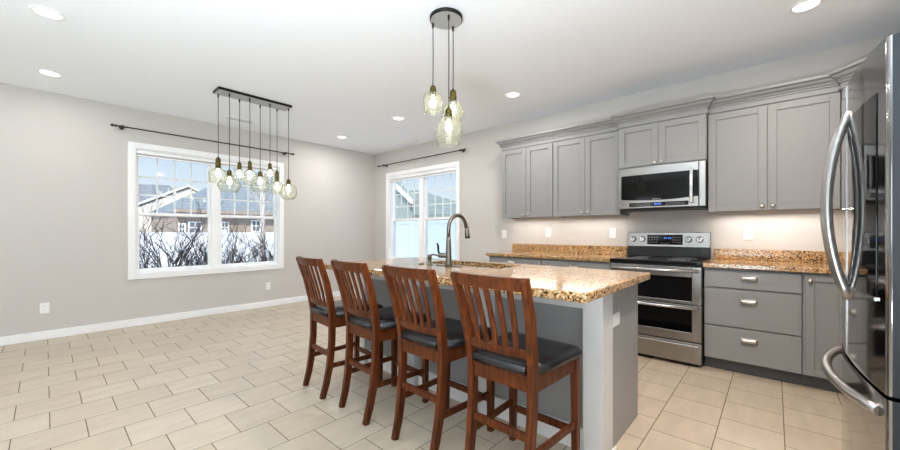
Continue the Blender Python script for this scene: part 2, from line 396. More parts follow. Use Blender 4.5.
def cell_shade(label, x0, x1, y0, y1, z0, z1, along):
    r = thing('cellular_shade', label, 'shade', ((x0 + x1) / 2, (y0 + y1) / 2, z0))
    MB().box(x0, x1, y0, y1, z1 - .045, z1).build('headrail', 'white', r, bevel=.006)
    b = MB(); n = 5; zs = [z0 + .02 + (z1 - .047 - z0 - .02) * k / n for k in range(n + 1)]
    for k in range(n): b.box(x0 + .008, x1 - .008, y0 + .006 + .003 * (k % 2), y1 - .006 - .003 * (k % 2), zs[k] + .001, zs[k + 1] - .001)
    b.build('folded_fabric', 'shade', r)
    MB().box(x0 + .004, x1 - .004, y0 + .002, y1 - .002, z0, z0 + .02).build('bottom_rail', 'white', r, bevel=.005)
cell_shade('raised white cellular shade at the top of the dining window', -.047, -.002, DW[0] + .017, DW[1] - .017, 2.135, 2.216, 'y')
cell_shade('raised white cellular shade at the top of the kitchen window', KW[0] + .017, KW[1] - .017, .002, .047, 2.14, 2.223, 'x')

# ------------------------------------------------------------------ outdoors
struct(MB().box(-70, -.3, -30, 45, -1.0, -.6).box(-.3, 25, .5, 45, -1.0, -.6).build('ground_snow', 'snow'))
def fence(label, p0, p1, z1, m, n, nrm):
    r = thing('vinyl_fence', label, 'fence', ((p0[0] + p1[0]) / 2, (p0[1] + p1[1]) / 2, -.6))
    P0, P1 = Vector(p0 + (0,)), Vector(p1 + (0,)); d = (P1 - P0); L = d.length; d.normalize()
    for k in range(n + 1):
        c = P0 + d * L * k / n
        b = MB().box(c.x - .065, c.x + .065, c.y - .065, c.y + .065, -.62, z1 + .06)
        b.box(c.x - .08, c.x + .08, c.y - .08, c.y + .08, z1 + .06, z1 + .085); b.build('fence_post', m, r, bevel=.01)
    b = MB(); q = Vector((-d.y, d.x, 0))
    def seg(t0, t1, th, za, zb):
        a, c = P0 + d * t0, P0 + d * t1
        b.prism([tuple((a + q * th)[:2]), tuple((a - q * th)[:2]), tuple((c - q * th)[:2]), tuple((c + q * th)[:2])], za, zb)
    for k in range(n):
        t0, t1 = L * k / n + .07, L * (k + 1) / n - .07
        seg(t0, t1, .03, z1 - .11, z1); seg(t0, t1, .03, -.55, -.42)
        nb = 12
        for i in range(nb): seg(t0 + (t1 - t0) * i / nb + .002, t0 + (t1 - t0) * (i + 1) / nb - .002, .013, -.42, z1 - .11)
    b.build('fence_boards', m, r)
fence('white vinyl fence across the snow seen through the dining window', (-7, -7), (-7, 3.6), 1.17, 'fence', 5, 1)
fence('shaded vinyl fence close outside the kitchen window', (-7.5, 4.0), (3.0, 4.0), 1.56, 'fence_shade', 5, 1)

def house_window(b_wall, x, y0, y1, z0, z1, parent):
    f = MB()
    f.box(x, x + .12, y0, y1, z0, z0 + .1).box(x, x + .12, y0, y1, z1 - .1, z1).box(x, x + .12, y0, y0 + .1, z0 + .1, z1 - .1).box(x, x + .12, y1 - .1, y1, z0 + .1, z1 - .1)
    ym = (y0 + y1) / 2; zm = (z0 + z1) / 2
    f.box(x + .02, x + .10, ym - .03, ym + .03, z0 + .1, z1 - .1).box(x + .02, x + .10, y0 + .1, ym - .03, zm - .03, zm + .03).box(x + .02, x + .10, ym + .03, y1 - .1, zm - .03, zm + .03)
    o = f.build('window', 'vinyl', parent)
    MB().box(x + .01, x + .04, y0 + .1, y1 - .1, z0 + .1, z1 - .1).build('pane', 'win_dark', o)
M['win_dark'] = mat('house_window_glass', lin(110, 120, 130), .1)
h = thing('house', 'tan sided house with a big blue grey hip roof beyond the white fence', 'house', (-34, 9, -.6))
MB().box(-40, -30, 2.6, 18, -.6, 2.95).build('wall', 'siding', h)
e0, e1 = 2.25, 19.; xf, xb = -29.2, -41.2; zE = 2.98
MB().hull([(xf, e0, zE), (xf, e1, zE), (xb, e1, zE), (xb, e0, zE), (-35, 9.3, 7.45), (-35, 14.5, 7.6), (xf, e0, zE - .2), (xf, e1, zE - .2), (xb, e1, zE - .2), (xb, e0, zE - .2)],
          [(0, 1, 5, 4), (1, 2, 5), (2, 3, 4, 5), (3, 0, 4), (0, 6, 7, 1), (1, 7, 8, 2), (2, 8, 9, 3), (3, 9, 6, 0), (6, 9, 8, 7)]).build('roof', 'roof_blue', h)
M['gutter'] = mat('tan_gutter', lin(166, 150, 136), .5)
MB().box(-29.19, -29.05, 2.25, 19, 2.76, 3.0).build('gutter', 'gutter', h)
for (y0, y1, z0, z1) in ((2.75, 3.25, 1.0, 1.9), (3.42, 4.35, 1.05, 2.05), (5.75, 6.4, 1.1, 2.08), (8.2, 9.05, 1.2, 2.3)): house_window(None, -30, y0, y1, z0, z1, h)
h = thing('house', 'cream gabled house with white rakes farther off at the left', 'house', (-48, 4.5, -.6))
b = MB()
pk = (6.45, 6.35); lo = (1.2, 3.55); hi = (11.5, 3.75)
b.hull([(-44, lo[0] + .3, -.6), (-44, hi[0] - .3, -.6), (-44, hi[0] - .3, 3.7), (-44, pk[0], 6.2), (-44, lo[0] + .3, 3.5),
        (-54, lo[0] + .3, -.6), (-54, hi[0] - .3, -.6), (-54, hi[0] - .3, 3.7), (-54, pk[0], 6.2), (-54, lo[0] + .3, 3.5)],
       [(0, 1, 2, 3, 4), (5, 9, 8, 7, 6), (0, 5, 6, 1), (1, 6, 7, 2), (0, 4, 9, 5), (4, 3, 8, 9), (3, 2, 7, 8)]).build('wall', 'cream', h)
def slab(b, p, q, x0, x1, t):
    b.hull([(x0, p[0], p[1]), (x0, q[0], q[1]), (x0, q[0], q[1] + t), (x0, p[0], p[1] + t), (x1, p[0], p[1]), (x1, q[0], q[1]), (x1, q[0], q[1] + t), (x1, p[0], p[1] + t)],
           [(0, 1, 2, 3), (4, 7, 6, 5), (0, 4, 5, 1), (1, 5, 6, 2), (2, 6, 7, 3), (3, 7, 4, 0)])
b = MB(); slab(b, lo, pk, -43.9, -54, .16); slab(b, pk, hi, -43.9, -54, .16); b.build('roof', 'roof_grey', h)
b = MB(); slab(b, (lo[0] - .05, lo[1] - .02), (pk[0], pk[1] - .02), -43.76, -43.89, .24); slab(b, (pk[0], pk[1] - .02), (hi[0], hi[1] - .02), -43.76, -43.89, .24); b.build('rake_board', 'vinyl', h)
h = thing('house', 'grey roofed house behind the cream gable at the far left', 'house', (-58, 2, -.6))
MB().box(-62, -56, -8, 8, -.6, 4.5).build('wall', 'cream', h)
MB().hull([(-55, -9, 4.6), (-55, 9.5, 4.6), (-63, 9.5, 4.6), (-63, -9, 4.6), (-59, -8, 7.3), (-59, 7.5, 7.9)],
          [(0, 1, 5, 4), (1, 2, 5), (2, 3, 4, 5), (3, 0, 4), (0, 3, 2, 1)]).build('roof', 'roof_grey', h)

h = thing('house', 'green grey roofed house with a white rake outside the kitchen window', 'house', (-22, 18, -.6))
MB().box(-27.6, -12.6, 15.4, 24, -.6, 2.45).build('wall', 'siding', h)
MB().hull([(-28.4, 15, 2.5), (-12.0, 15, 2.5), (-12.0, 25, 2.5), (-28.4, 25, 2.5), (-25, 20, 5.35), (-20.5, 20, 5.35), (-28.4, 15, 2.3), (-12.0, 15, 2.3), (-12.0, 25, 2.3), (-28.4, 25, 2.3)],
          [(0, 1, 5, 4), (1, 2, 5), (2, 3, 4, 5), (3, 0, 4), (0, 6, 7, 1), (1, 7, 8, 2), (2, 8, 9, 3), (3, 9, 6, 0), (6, 9, 8, 7)]).build('roof', 'roof_green', h)
b = MB()
def rake(b, p, q, y0, y1, t):
    b.hull([(p[0], y0, p[1]), (q[0], y0, q[1]), (q[0], y0, q[1] + t), (p[0], y0, p[1] + t), (p[0], y1, p[1]), (q[0], y1, q[1]), (q[0], y1, q[1] + t), (p[0], y1, p[1] + t)],
           [(0, 1, 2, 3), (4, 7, 6, 5), (0, 4, 5, 1), (1, 5, 6, 2), (2, 6, 7, 3), (3, 7, 4, 0)])
rake(b, (-13.2, 3.2), (-17.6, 6.3), 12.8, 13.0, .28); b.build('rake_board', 'vinyl', h)
b = MB(); rake(b, (-13.2, 3.3), (-17.6, 6.4), 13.0, 13.5, .2); rake(b, (-17.6, 6.4), (-22, 3.3), 13.0, 13.5, .2); b.build('gable_roof', 'roof_green', h)
MB().hull([(-13.7, 13.1, -.6), (-21.5, 13.1, -.6), (-21.5, 13.1, 3.3), (-17.6, 13.1, 6.2), (-13.7, 13.1, 3.3), (-13.7, 13.45, -.6), (-21.5, 13.45, -.6), (-21.5, 13.45, 3.3), (-17.6, 13.45, 6.2), (-13.7, 13.45, 3.3)],
          [(0, 1, 2, 3, 4), (5, 9, 8, 7, 6), (0, 5, 6, 1), (1, 6, 7, 2), (2, 7, 8, 3), (3, 8, 9, 4), (4, 9, 5, 0)]).build('gable_wall', 'sage', h)
MB().box(-21.4, -13.8, 13.46, 15.39, -.6, 2.2).build('porch', 'sage', h)
h = thing('house', 'house with a sloping green grey roof at the right edge of the kitchen window view', 'house', (-8, 19, -.6))
MB().box(-10.6, -1, 15.4, 23, -.6, 2.35).build('wall', 'siding', h)
MB().hull([(-11.4, 15, 2.4), (0, 15, 2.4), (0, 25, 2.4), (-11.4, 25, 2.4), (-9.0, 19, 5.0), (-3, 19, 5.0)],
          [(0, 1, 5, 4), (1, 2, 5), (2, 3, 4, 5), (3, 0, 4), (0, 3, 2, 1)]).build('roof', 'roof_green', h)

def twigs(b, p, d, L, r, depth, rnd):
    n = 3; pts = [p]; q = p.copy(); dd = d.copy()
    for i in range(n):
        dd = (dd + Vector((rnd.uniform(-.22, .22), rnd.uniform(-.22, .22), rnd.uniform(-.05, .16)))).normalized(); q = q + dd * L / n; pts.append(q.copy())
    b.tube(pts, [r, r * .85, r * .7, r * .5], 4, cap=False)
    if depth == 0: return
    for k in range(rnd.randint(2, 4)):
        i = rnd.randint(1, n); nd = (dd + Vector((rnd.uniform(-.8, .8), rnd.uniform(-.8, .8), rnd.uniform(-.2, .6)))).normalized()
        twigs(b, pts[i], nd, L * rnd.uniform(.45, .7), r * .62, depth - 1, rnd)
def shrub(label, x, y, h, nst, seed):
    rnd = random.Random(seed); b = MB()
    for k in range(nst):
        a = rnd.uniform(0, 6.28); t = rnd.uniform(.1, .75)
        twigs(b, Vector((x + .12 * math.cos(a), y + .12 * math.sin(a), -.6)), Vector((t * math.cos(a), t * math.sin(a), 1)).normalized(), h * rnd.uniform(.45, .7), rnd.uniform(.009, .016), 3, rnd)
    tag(b.build('bare_shrub', 'twig'), label, 'shrub', 'bare shrubs outside the dining window')
shrub('bare leafless shrub at the far left of the dining window', -1.7, -3.35, 2.15, 26, 1)
shrub('bare leafless shrub between the far left shrub and the mullion of the dining window', -1.9, -2.75, 1.9, 21, 2)
shrub('bare leafless shrub just left of the mullion of the dining window', -1.8, -2.3, 1.7, 21, 3)
shrub('bare leafless shrub just right of the mullion of the dining window', -1.9, -1.75, 1.7, 18, 4)
shrub('bare leafless shrub around the pale tree trunk at the right of the dining window', -1.8, -1.15, 1.9, 24, 5)
b = MB(); rnd = random.Random(12)
b.tube([(-3, -.97, -.6), (-3.0, -.99, .6), (-3.02, -.97, 1.5), (-3.0, -.95, 2.6), (-3, -.95, 3.6)], [.075, .06, .05, .04, .025], 8)
t = tag(b.build('birch_tree', 'birch'), 'young pale barked tree at the right of the dining window', 'tree')
b = MB()
for k in range(26):
    z = rnd.uniform(1.3, 3.4); a = rnd.uniform(0, 6.28)
    twigs(b, Vector((-3, -.96, z)), Vector((math.cos(a), math.sin(a), rnd.uniform(.3, .9))).normalized(), rnd.uniform(.4, .8), .009, 2, rnd)
b.build('branches', 'birch', t)

# ------------------------------------------------------------------ wall and ceiling fittings
def rod(label, a, c, z, off, horiz, br):
    pt = (lambda u, o, zz: (o, u, zz)) if horiz == 'y' else (lambda u, o, zz: (u, -o, zz))
    r = thing('curtain_rod', label, 'curtain rod', pt((a + c) / 2, 0, z))
    MB().tube([pt(a, off, z), pt(c, off, z)], .0085, 10).build('rod', 'bronze', r)
    for u, s in ((a, -1), (c, 1)):
        MB().tube([pt(u, off, z), pt(u + s * .012, off, z), pt(u + s * .02, off, z), pt(u + s * .035, off, z), pt(u + s * .055, off, z)], [.014, .014, .009, .018, .013], 10).build('finial', 'bronze', r)
    for u in br:
        b = MB(); b.tube([pt(u, 0.0, z), pt(u, .012, z)], .024, 14); b.tube([pt(u, .01, z - .0), pt(u, off, z)], .009, 8)
        b.tube([pt(u - .013, off, z), pt(u + .013, off, z)], .018, 12); b.build('bracket', 'bronze', r)
rod('dark bronze curtain rod above the dining window', -3.82, -1.72, 2.458, .08, 'y', (-3.77, -1.80))
rod('dark bronze curtain rod above the kitchen window', .27, 2.37, 2.456, .08, 'x', (.40, 2.33))

def plate(name, label, cat, c, axis, wd=.072, ht=.116, kind='outlet', group=None):
    """axis: 'x' faces +X, 'y' faces -Y"""
    pt = (lambda u, d, z: (c[0] + d, c[1] + u, c[2] + z)) if axis == 'x' else (lambda u, d, z: (c[0] + u, c[1] - d, c[2] + z))
    def bx(b, u0, u1, d0, d1, z0, z1): p, q = pt(u0, d0, z0), pt(u1, d1, z1); b.box(p[0], q[0], p[1], q[1], p[2], q[2]); return b
    r = thing(name, label, cat, c, 0, group)
    bx(MB(), -wd / 2, wd / 2, 0, .007, -ht / 2, ht / 2).build('cover_plate', 'plate', r, bevel=.003)
    if kind == 'outlet':
        for s in (-1, 1):
            o = bx(MB(), -.017, .017, .007, .010, s * .024 - .014, s * .024 + .014).build('receptacle', 'plate', r, bevel=.002)
            b = MB(); bx(b, -.009, -.0065, .0098, .0106, s * .024 - .004, s * .024 + .007); bx(b, .0065, .009, .0098, .0106, s * .024 - .004, s * .024 + .007); b.build('slots', 'slot', o)
    elif kind == 'switch':
        bx(MB(), -.0165, .0165, .007, .012, -.033, .033).build('rocker', 'plate', r, bevel=.002)
    return r
plate('wall_outlet', 'white wall outlet low on the left wall, left of the dining window', 'outlet', (0, -4.397, .343), 'x')
plate('wall_outlet', 'white wall outlet low on the left wall, under the right end of the dining window', 'outlet', (0, -2.046, .325), 'x')
plate('light_switch', 'white switch plate on the back wall left of the upper cabinets', 'switch', (3.085, 0, 1.152), 'y', .085, .12, 'switch')
plate('wall_outlet', 'white wall outlet above the backsplash under the two door cabinet nearest the window', 'outlet', (3.775, 0, 1.168), 'y')
plate('wall_outlet', 'white wall outlet on the back wall just left of the range control panel', 'outlet', (4.586, 0, 1.166), 'y')
plate('wall_outlet', 'white wall outlet on the back wall right of the range', 'outlet', (5.805, 0, 1.165), 'y')

def vent(label, x, y, lx, ly):
    r = thing('ceiling_vent', label, 'vent', (x, y, H - .012))
    b = MB(); t = .018; z0, z1 = H - .010, H
    b.box(x - lx / 2, x + lx / 2, y - ly / 2, y - ly / 2 + t, z0, z1).box(x - lx / 2, x + lx / 2, y + ly / 2 - t, y + ly / 2, z0, z1)
    b.box(x - lx / 2, x - lx / 2 + t, y - ly / 2 + t, y + ly / 2 - t, z0, z1).box(x + lx / 2 - t, x + lx / 2, y - ly / 2 + t, y + ly / 2 - t, z0, z1).build('frame', 'white', r, bevel=.002)
    b = MB(); n = 6
    for k in range(n):
        if lx < ly: xx = x - lx / 2 + t + (lx - 2 * t) * (k + .5) / n; b.bar([(xx, y - ly / 2 + t, z0 + .004), (xx, y + ly / 2 - t, z0 + .004)], .009, .002, (.5, 0, 1))
        else: yy = y - ly / 2 + t + (ly - 2 * t) * (k + .5) / n; b.bar([(x - lx / 2 + t, yy, z0 + .004), (x + lx / 2 - t, yy, z0 + .004)], .009, .002, (0, .5, 1))
    b.build('louvers', 'white', r)
    MB().box(x - lx / 2 + t, x + lx / 2 - t, y - ly / 2 + t, y + ly / 2 - t, H - .002, H).build('duct_opening', 'vent_dark', r)
vent('white ceiling vent above the dining window', .48, -2.60, .14, .36)
vent('white ceiling vent above the kitchen window', 1.36, -.29, .36, .14)

def downlight(label, x, y, en):
    r = thing('recessed_light', label, 'ceiling light', (x, y, H - .008), 0, 'recessed ceiling lights')
    MB().lathe([(.068, H - .004), (.070, H - .007), (.088, H - .006), (.092, H)], (x, y, 0), cap=False).build('trim_ring', 'white', r)
    MB().lathe([(.068, H - .004), (.03, H - .0042), (.001, H - .0042)], (x, y, 0)).build('lens', 'lens', r)
    o = light('downlight_and_fill_lamp', 'AREA', (x, y, H - .014), (0, 0, 0), en, (1, .96, .93), .13, shape='DISK')
    o.parent = r; o.matrix_parent_inverse = wmat(r).inverted()
downlight('recessed ceiling light at the top left corner of the photo', 2.155, -4.38, 8)
downlight('recessed ceiling light near the left wall, left of the long chandelier', .718, -4.36, 6)
downlight('recessed ceiling light in the corner near the left wall, right of the dining window', .73, -1.18, 14)
downlight('recessed ceiling light between the corner and the round pendant cluster', 2.17, -1.20, 13)
downlight('recessed ceiling light in front of the upper cabinets left of the microwave', 3.79, -.89, 14)
downlight('recessed ceiling light in the kitchen at the top right, above the right upper cabinet', 6.15, -.94, 5)

light('downlight_and_fill_lamp', 'AREA', (6.0, -2.35, H - .014), (0, 0, 0), 47, (1, .79, .62), .13, shape='DISK')  # extra lamp without a fixture, added to brighten the aisle floor
# ------------------------------------------------------------------ hanging lights
SH = {  # radius (fraction of half width) against height (0 bottom, 1 top)
 'jug': [(.90, 0), (.97, .04), (1, .2), (1, .62), (.92, .74), (.62, .86), (.34, .93), (.30, 1)],
 'facet': [(.66, 0), (.70, .01), (1, .40), (.98, .46), (.34, .97), (.26, 1)],
 'bell': [(.96, 0), (1, .05), (.98, .45), (.82, .72), (.5, .92), (.36, 1)],
 'cyl': [(.94, 0), (1, .03), (1, .74), (.9, .86), (.55, .97), (.36, 1)],
 'drop': [(.70, 0), (.80, .05), (1, .32), (.98, .5), (.72, .8), (.45, 1)],
 'globe': [(.58, 0), (.74, .08), (.95, .26), (1, .45), (.93, .66), (.68, .86), (.34, .97), (.26, 1)],
 'drum': [(.98, 0), (1, .03), (1, .80), (.94, .90), (.66, .97), (.40, 1)],
 'flare': [(.78, 0), (.80, .03), (.78, .13), (.80, .16), (1, .46), (.97, .60), (.68, .84), (.42, .96), (.38, 1)],
}
def pendant(root, x, y, zs, zt, zb, wd, kind, top, gm, lampe):
    p = MB().tube([(x, y, zs - .005), (x + .002, y, (zs + top) / 2), (x, y, top)], .0035, 8).build('pendant', 'cord', root)
    MB().lathe([(.008, 0), (.008, .03), (.006, .034)], (x, y, top - .034), seg=12).build('cord_grip', 'black_metal', p)
    sr = min(.028, wd * .19)
    hs = zs - zt + .015; z0 = zt - .015
    MB().lathe([(sr * 1.05, 0), (sr * 1.05, .16 * hs), (sr * .86, .20 * hs), (sr * .86, .26 * hs), (sr * 1.0, .30 * hs), (sr * 1.0, .44 * hs), (sr * .82, .48 * hs), (sr * .82, .54 * hs), (sr * .92, .57 * hs), (sr * .88, .78 * hs), (sr * .62, .90 * hs), (sr * .28, .93 * hs), (sr * .26, hs)], (x, y, z0), seg=20).build('socket', 'brass', p)
    h = zt - zb
    MB().lathe([(wd / 2 * a, zb + h * t) for a, t in SH[kind]], (x, y, 0), seg=36, cap=False).build('glass_shade', gm, p, solid=.003)
    br = min(.026, wd * .2); zc = zt - .035 - br
    MB().lathe([(.010, .05), (.012, .03), (br * .7, .012), (br, -br * .5), (br * .8, -br * 1.1), (br * .4, -br * 1.55), (.001, -br * 1.65)], (x, y, zc), seg=18).build('bulb', 'bulb', p)
    return p
r = thing('linear_chandelier', 'long black bar chandelier with eight glass pendants hanging before the dining window', 'chandelier', (1.47, -2.77, H))
MB().box(1.385, 1.585, -3.17, -2.385, H - .028, H).build('canopy', 'black_metal', r, bevel=.002)
MB().box(1.392, 1.578, -3.163, -2.392, H - .0305, H - .0282).build('canopy_plate', 'canopy', r)
for (x, y, zs, zt, zb, wd, k) in [(1.41, -3.125, 2.009, 1.894, 1.722, .176, 'jug'), (1.528, -3.05, 1.862, 1.80, 1.62, .23, 'facet'),
     (1.42, -2.915, 1.982, 1.90, 1.75, .122, 'bell'), (1.544, -2.849, 1.992, 1.886, 1.722, .125, 'cyl'), (1.404, -2.686, 1.906, 1.847, 1.659, .215, 'facet'),
     (1.526, -2.622, 2.0, 1.93, 1.763, .112, 'drop'), (1.413, -2.494, 1.94, 1.806, 1.646, .125, 'cyl'), (1.537, -2.408, 1.828, 1.773, 1.583, .20, 'globe')]:
    pendant(r, x, y, zs, zt, zb, wd, k, H - .03, 'shade_glass_clear', 1)
r = thing('pendant_cluster', 'round black canopy with three green glass pendants hanging over the island', 'pendant light', (4.225, -2.475, H))
MB().lathe([(.112, 0), (.118, .002), (.118, .024), (.112, .028)], (4.225, -2.475, H - .028), seg=40).build('canopy', 'black_metal', r)
MB().lathe([(.111, 0), (.111, .002)], (4.225, -2.475, H - .0305), seg=40).build('canopy_plate', 'canopy', r)
for (x, y, zs, zt, zb, wd, k) in [(4.134, -2.518, 2.246, 2.187, 2.043, .131, 'drum'), (4.288, -2.517, 2.051, 1.98, 1.786, .19, 'flare'), (4.216, -2.39, 2.235, 2.146, 1.969, .150, 'flare')]:
    pendant(r, x, y, zs, zt, zb, wd, k, H - .03, 'shade_glass', 1)

# ------------------------------------------------------------------ cabinets
def door(parent, x0, x1, yf, z0, z1, knob=None, th=.02, fr=.058, m='cab', name='door', pull=False):
    """shaker door on a -Y facing front; yf = face plane of the cabinet box; knob = (x, z)"""
    g = .0018; x0 += g; x1 -= g; z0 += g; z1 -= g; y0, y1 = yf - th, yf - .0005
    b = MB()
    b.box(x0, x0 + fr, y0, y1, z0, z1).box(x1 - fr, x1, y0, y1, z0, z1).box(x0 + fr, x1 - fr, y0, y1, z0, z0 + fr).box(x0 + fr, x1 - fr, y0, y1, z1 - fr, z1)
    b.box(x0 + fr, x1 - fr, y0 + .0105, y1, z0 + fr, z1 - fr)
    d = b.build(name, m, parent, bevel=.0016, seg=1)
    if knob: add_knob(d, knob[0], y0, knob[1])
    return d
def add_knob(d, x, y, z):
    MB().lathe([(.006, -.002), (.006, .012), (.0145, .017), (.0155, .022), (.012, .028), (.004, .030)], (x, y, z), 'y', 16).build('knob', 'nickel', d)
def drawer(parent, x0, x1, yf, z0, z1, pull=None, th=.02, m='cab'):
    g = .0018; y0 = yf - th
    d = MB().box(x0 + g, x1 - g, y0, yf - .0005, z0 + g, z1 - g).build('drawer', m, parent, bevel=.002, seg=1)
    if pull:
        x, z, wd = pull
        b = MB(); n = 10; rings = []
        # cup pull: domed hood, open below
        for i in range(n + 1):
            t = i / n; a = math.pi * t; u = -wd / 2 * math.cos(a)
            s = max(.05, math.sin(a)) ** .16
            rings.append([(x + u, y0, z + .017), (x + u, y0 - .014 * s, z + .017), (x + u, y0 - .026 * s, z + .006), (x + u, y0 - .027 * s, z - .017), (x + u, y0 - .021 * s, z - .017), (x + u, y0 - .019 * s, z + .002), (x + u, y0 - .008 * s, z + .011), (x + u, y0, z + .011)])
        b.loft(rings); b.box(x - wd / 2 - .004, x + wd / 2 + .004, y0 - .003, y0, z + .010, z + .021)
        b.build('cup_pull', 'nickel', d)
    return d
CP = [(0, 0), (.012, 0), (.017, .005), (.017, .016), (.007, .019), (.007, .050), (.018, .050), (.018, .060), (.013, .061), (.026, .070), (.026, .077), (.021, .078), (.036, .086), (.047, .097), (.052, .107), (.046, .108), (.060, .112), (.068, .118), (.068, .136), (0, .136)]
def crown(parent, path, z, sc=1.0, m='cab'):
    """sweeps the crown profile along an XY path, outward to the right-hand side of travel, mitred"""
    pts = [Vector(p) for p in path]; rings = []
    for i, p in enumerate(pts):
        ns = []
        if i > 0: d = (pts[i] - pts[i - 1]).normalized(); ns.append(Vector((d.y, -d.x)))
        if i < len(pts) - 1: d = (pts[i + 1] - pts[i]).normalized(); ns.append(Vector((d.y, -d.x)))
        if len(ns) == 2: n = (ns[0] + ns[1]).normalized(); k = 1 / max(.3, n.dot(ns[0]))
        else: n = ns[0]; k = 1
        rings.append([(p.x + n.x * k * o * sc, p.y + n.y * k * o * sc, z + hh * sc) for o, hh in CP])
    b = MB(); b.loft(rings, smooth=False); return b.build('crown_moulding', m, parent)
G = 'grey upper cabinets along the back wall'
ZU0, ZU1 = 1.36, 2.262
def upper(label, x0, x1, depth, z0, splits, knobz, crown_path, z1=ZU1):
    r = thing('wall_cabinet', label, 'cabinet', ((x0 + x1) / 2, 0, z0), 0, G)
    b = MB(); e = .0008; b.box(x0 + e, x1 - e, -depth, -.001, z0 + .012, z1 + .115)
    b.box(x0 + e, x1 - e, -depth, -depth + .018, z0, z0 + .012).box(x0 + e, x0 + .018, -depth + .018, -.001, z0, z0 + .012).box(x1 - .018, x1 - e, -depth + .018, -.001, z0, z0 + .012)
    b.build('body', 'cab', r)
    for (a, c, kx) in splits: door(r, a, c, -depth, z0 + .003, z1 - .004, (kx, knobz))
    crown(r, crown_path, z1)
    return r
D = .31
upper('grey two door upper cabinet nearest the kitchen window', 3.26, 3.996, D, ZU0, [(3.262, 3.63, 3.603), (3.63, 3.994, 3.668)], 1.402,
      [(3.26, -.001), (3.26, -D), (3.9955, -D)])
upper('grey two door upper cabinet just left of the microwave', 3.998, 4.765, D, ZU0, [(4.0, 4.386, 4.352), (4.386, 4.763, 4.422)], 1.402,
      [(3.998, -D), (4.7645, -D)])
upper('short grey two door upper cabinet above the microwave', 4.7655, 5.5275, .375, 1.838, [(4.768, 5.137, 5.107), (5.137, 5.525, 5.170)], 1.862,
      [(4.7655, -D - .03), (4.7655, -.375), (5.5275, -.375), (5.5275, -D - .03)])
upper('tall grey two door upper cabinet right of the microwave', 5.53, 6.372, D, ZU0, [(5.533, 5.945, 5.912), (5.945, 6.370, 5.980)], 1.40,
      [(5.5305, -D), (6.372, -D)])
r = thing('wall_cabinet', 'angled grey corner upper cabinet partly behind the refrigerator', 'cabinet', (6.7, -.3, ZU0), 0, G)
A_, B_ = Vector((6.374, -D - .055)), Vector((6.655, -.66))
MB().prism([(6.374, -.001), (6.374, A_.y), (B_.x, B_.y), (WX - .001, B_.y), (WX - .001, -.001)], ZU0, ZU1 + .115).build('body', 'cab', r)
crown(r, [(A_.x, -D - .001), tuple(A_), tuple(B_), (WX - .002, B_.y)], ZU1, 1.04)
t_ = (B_ - A_).normalized(); n_ = Vector((t_.y, -t_.x))
def dg(u, o): q = A_ + t_ * u + n_ * o; return (q.x, q.y)
L_ = (B_ - A_).length; b = MB(); f_ = .058
for (u0, u1, z0, z1, o) in ((.02, .02 + f_, ZU0 + .004, ZU1 - .004, .02), (L_ - .02 - f_, L_ - .02, ZU0 + .004, ZU1 - .004, .02), (.02 + f_, L_ - .02 - f_, ZU0 + .004, ZU0 + .004 + f_, .02), (.02 + f_, L_ - .02 - f_, ZU1 - .004 - f_, ZU1 - .004, .02), (.02 + f_, L_ - .02 - f_, ZU0 + .06, ZU1 - .06, .009)):
    b.prism([dg(u0, .0005), dg(u1, .0005), dg(u1, o), dg(u0, o)], z0, z1)
b.build('door', 'cab', r, bevel=.0016, seg=1)

# lights under the upper cabinets
for (x0, x1, en) in ((3.30, 3.96, 4.7), (4.04, 4.72, 4.7), (5.58, 6.32, 7.0)):
    xm = (x0 + x1) / 2
    o = light('under_cabinet_lamp', 'AREA', (xm, -.14, ZU0 + .010), (R(-12), 0, 0), en * (x1 - x0), (1, .935, .87), x1 - x0, .03)

GB = 'grey base cabinets along the back wall'
ZC0, ZC1 = .876, .914
def base(label, x0, x1, kick=True):
    r = thing('base_cabinet', label, 'cabinet', ((x0 + x1) / 2, -.3, 0), 0, GB)
    e = .0008
    MB().box(x0 + e, x1 - e, -.59, -.001, .102, ZC0).build('body', 'cab', r)
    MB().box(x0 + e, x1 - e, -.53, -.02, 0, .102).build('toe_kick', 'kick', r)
    return r
r = base('grey base cabinet at the window end of the back counter', 3.265, 3.988)
MB().box(3.2585, 3.2645, -.61, -.001, 0, ZC0).build('end_panel', 'cab', r)
drawer(r, 3.268, 3.986, -.59, .712, .862, (3.60, .806, .10)); door(r, 3.268, 3.627, -.59, .108, .702, (3.59, .66)); door(r, 3.627, 3.986, -.59, .108, .702, (3.664, .66))
r = base('grey base cabinet just left of the range', 3.99, 4.762)
drawer(r, 3.993, 4.76, -.59, .712, .862, (4.377, .806, .10)); door(r, 3.993, 4.376, -.59, .108, .702, (4.34, .66)); door(r, 4.376, 4.76, -.59, .108, .702, (4.413, .66))
r = base('grey three drawer base cabinet right of the range', 5.533, 6.146)
drawer(r, 5.538, 6.144, -.59, .712, .862, (5.836, .805, .104)); drawer(r, 5.538, 6.144, -.59, .392, .704, (5.836, .614, .104)); drawer(r, 5.538, 6.144, -.59, .108, .384, (5.836, .298, .104))
r = thing('base_cabinet', 'grey corner base cabinet between the drawers and the refrigerator', 'cabinet', (6.5, -.4, 0), 0, GB)
MB().prism([(6.148, -.001), (6.148, -.59), (6.41, -.59), (6.41, -1.84), (WX - .001, -1.84), (WX - .001, -.001)], .102, ZC0).build('body', 'cab', r)
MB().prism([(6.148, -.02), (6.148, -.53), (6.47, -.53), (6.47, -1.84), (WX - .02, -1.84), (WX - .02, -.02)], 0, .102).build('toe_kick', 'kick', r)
door(r, 6.16, 6.388, -.59, .108, .862, (6.188, .815), fr=.05)

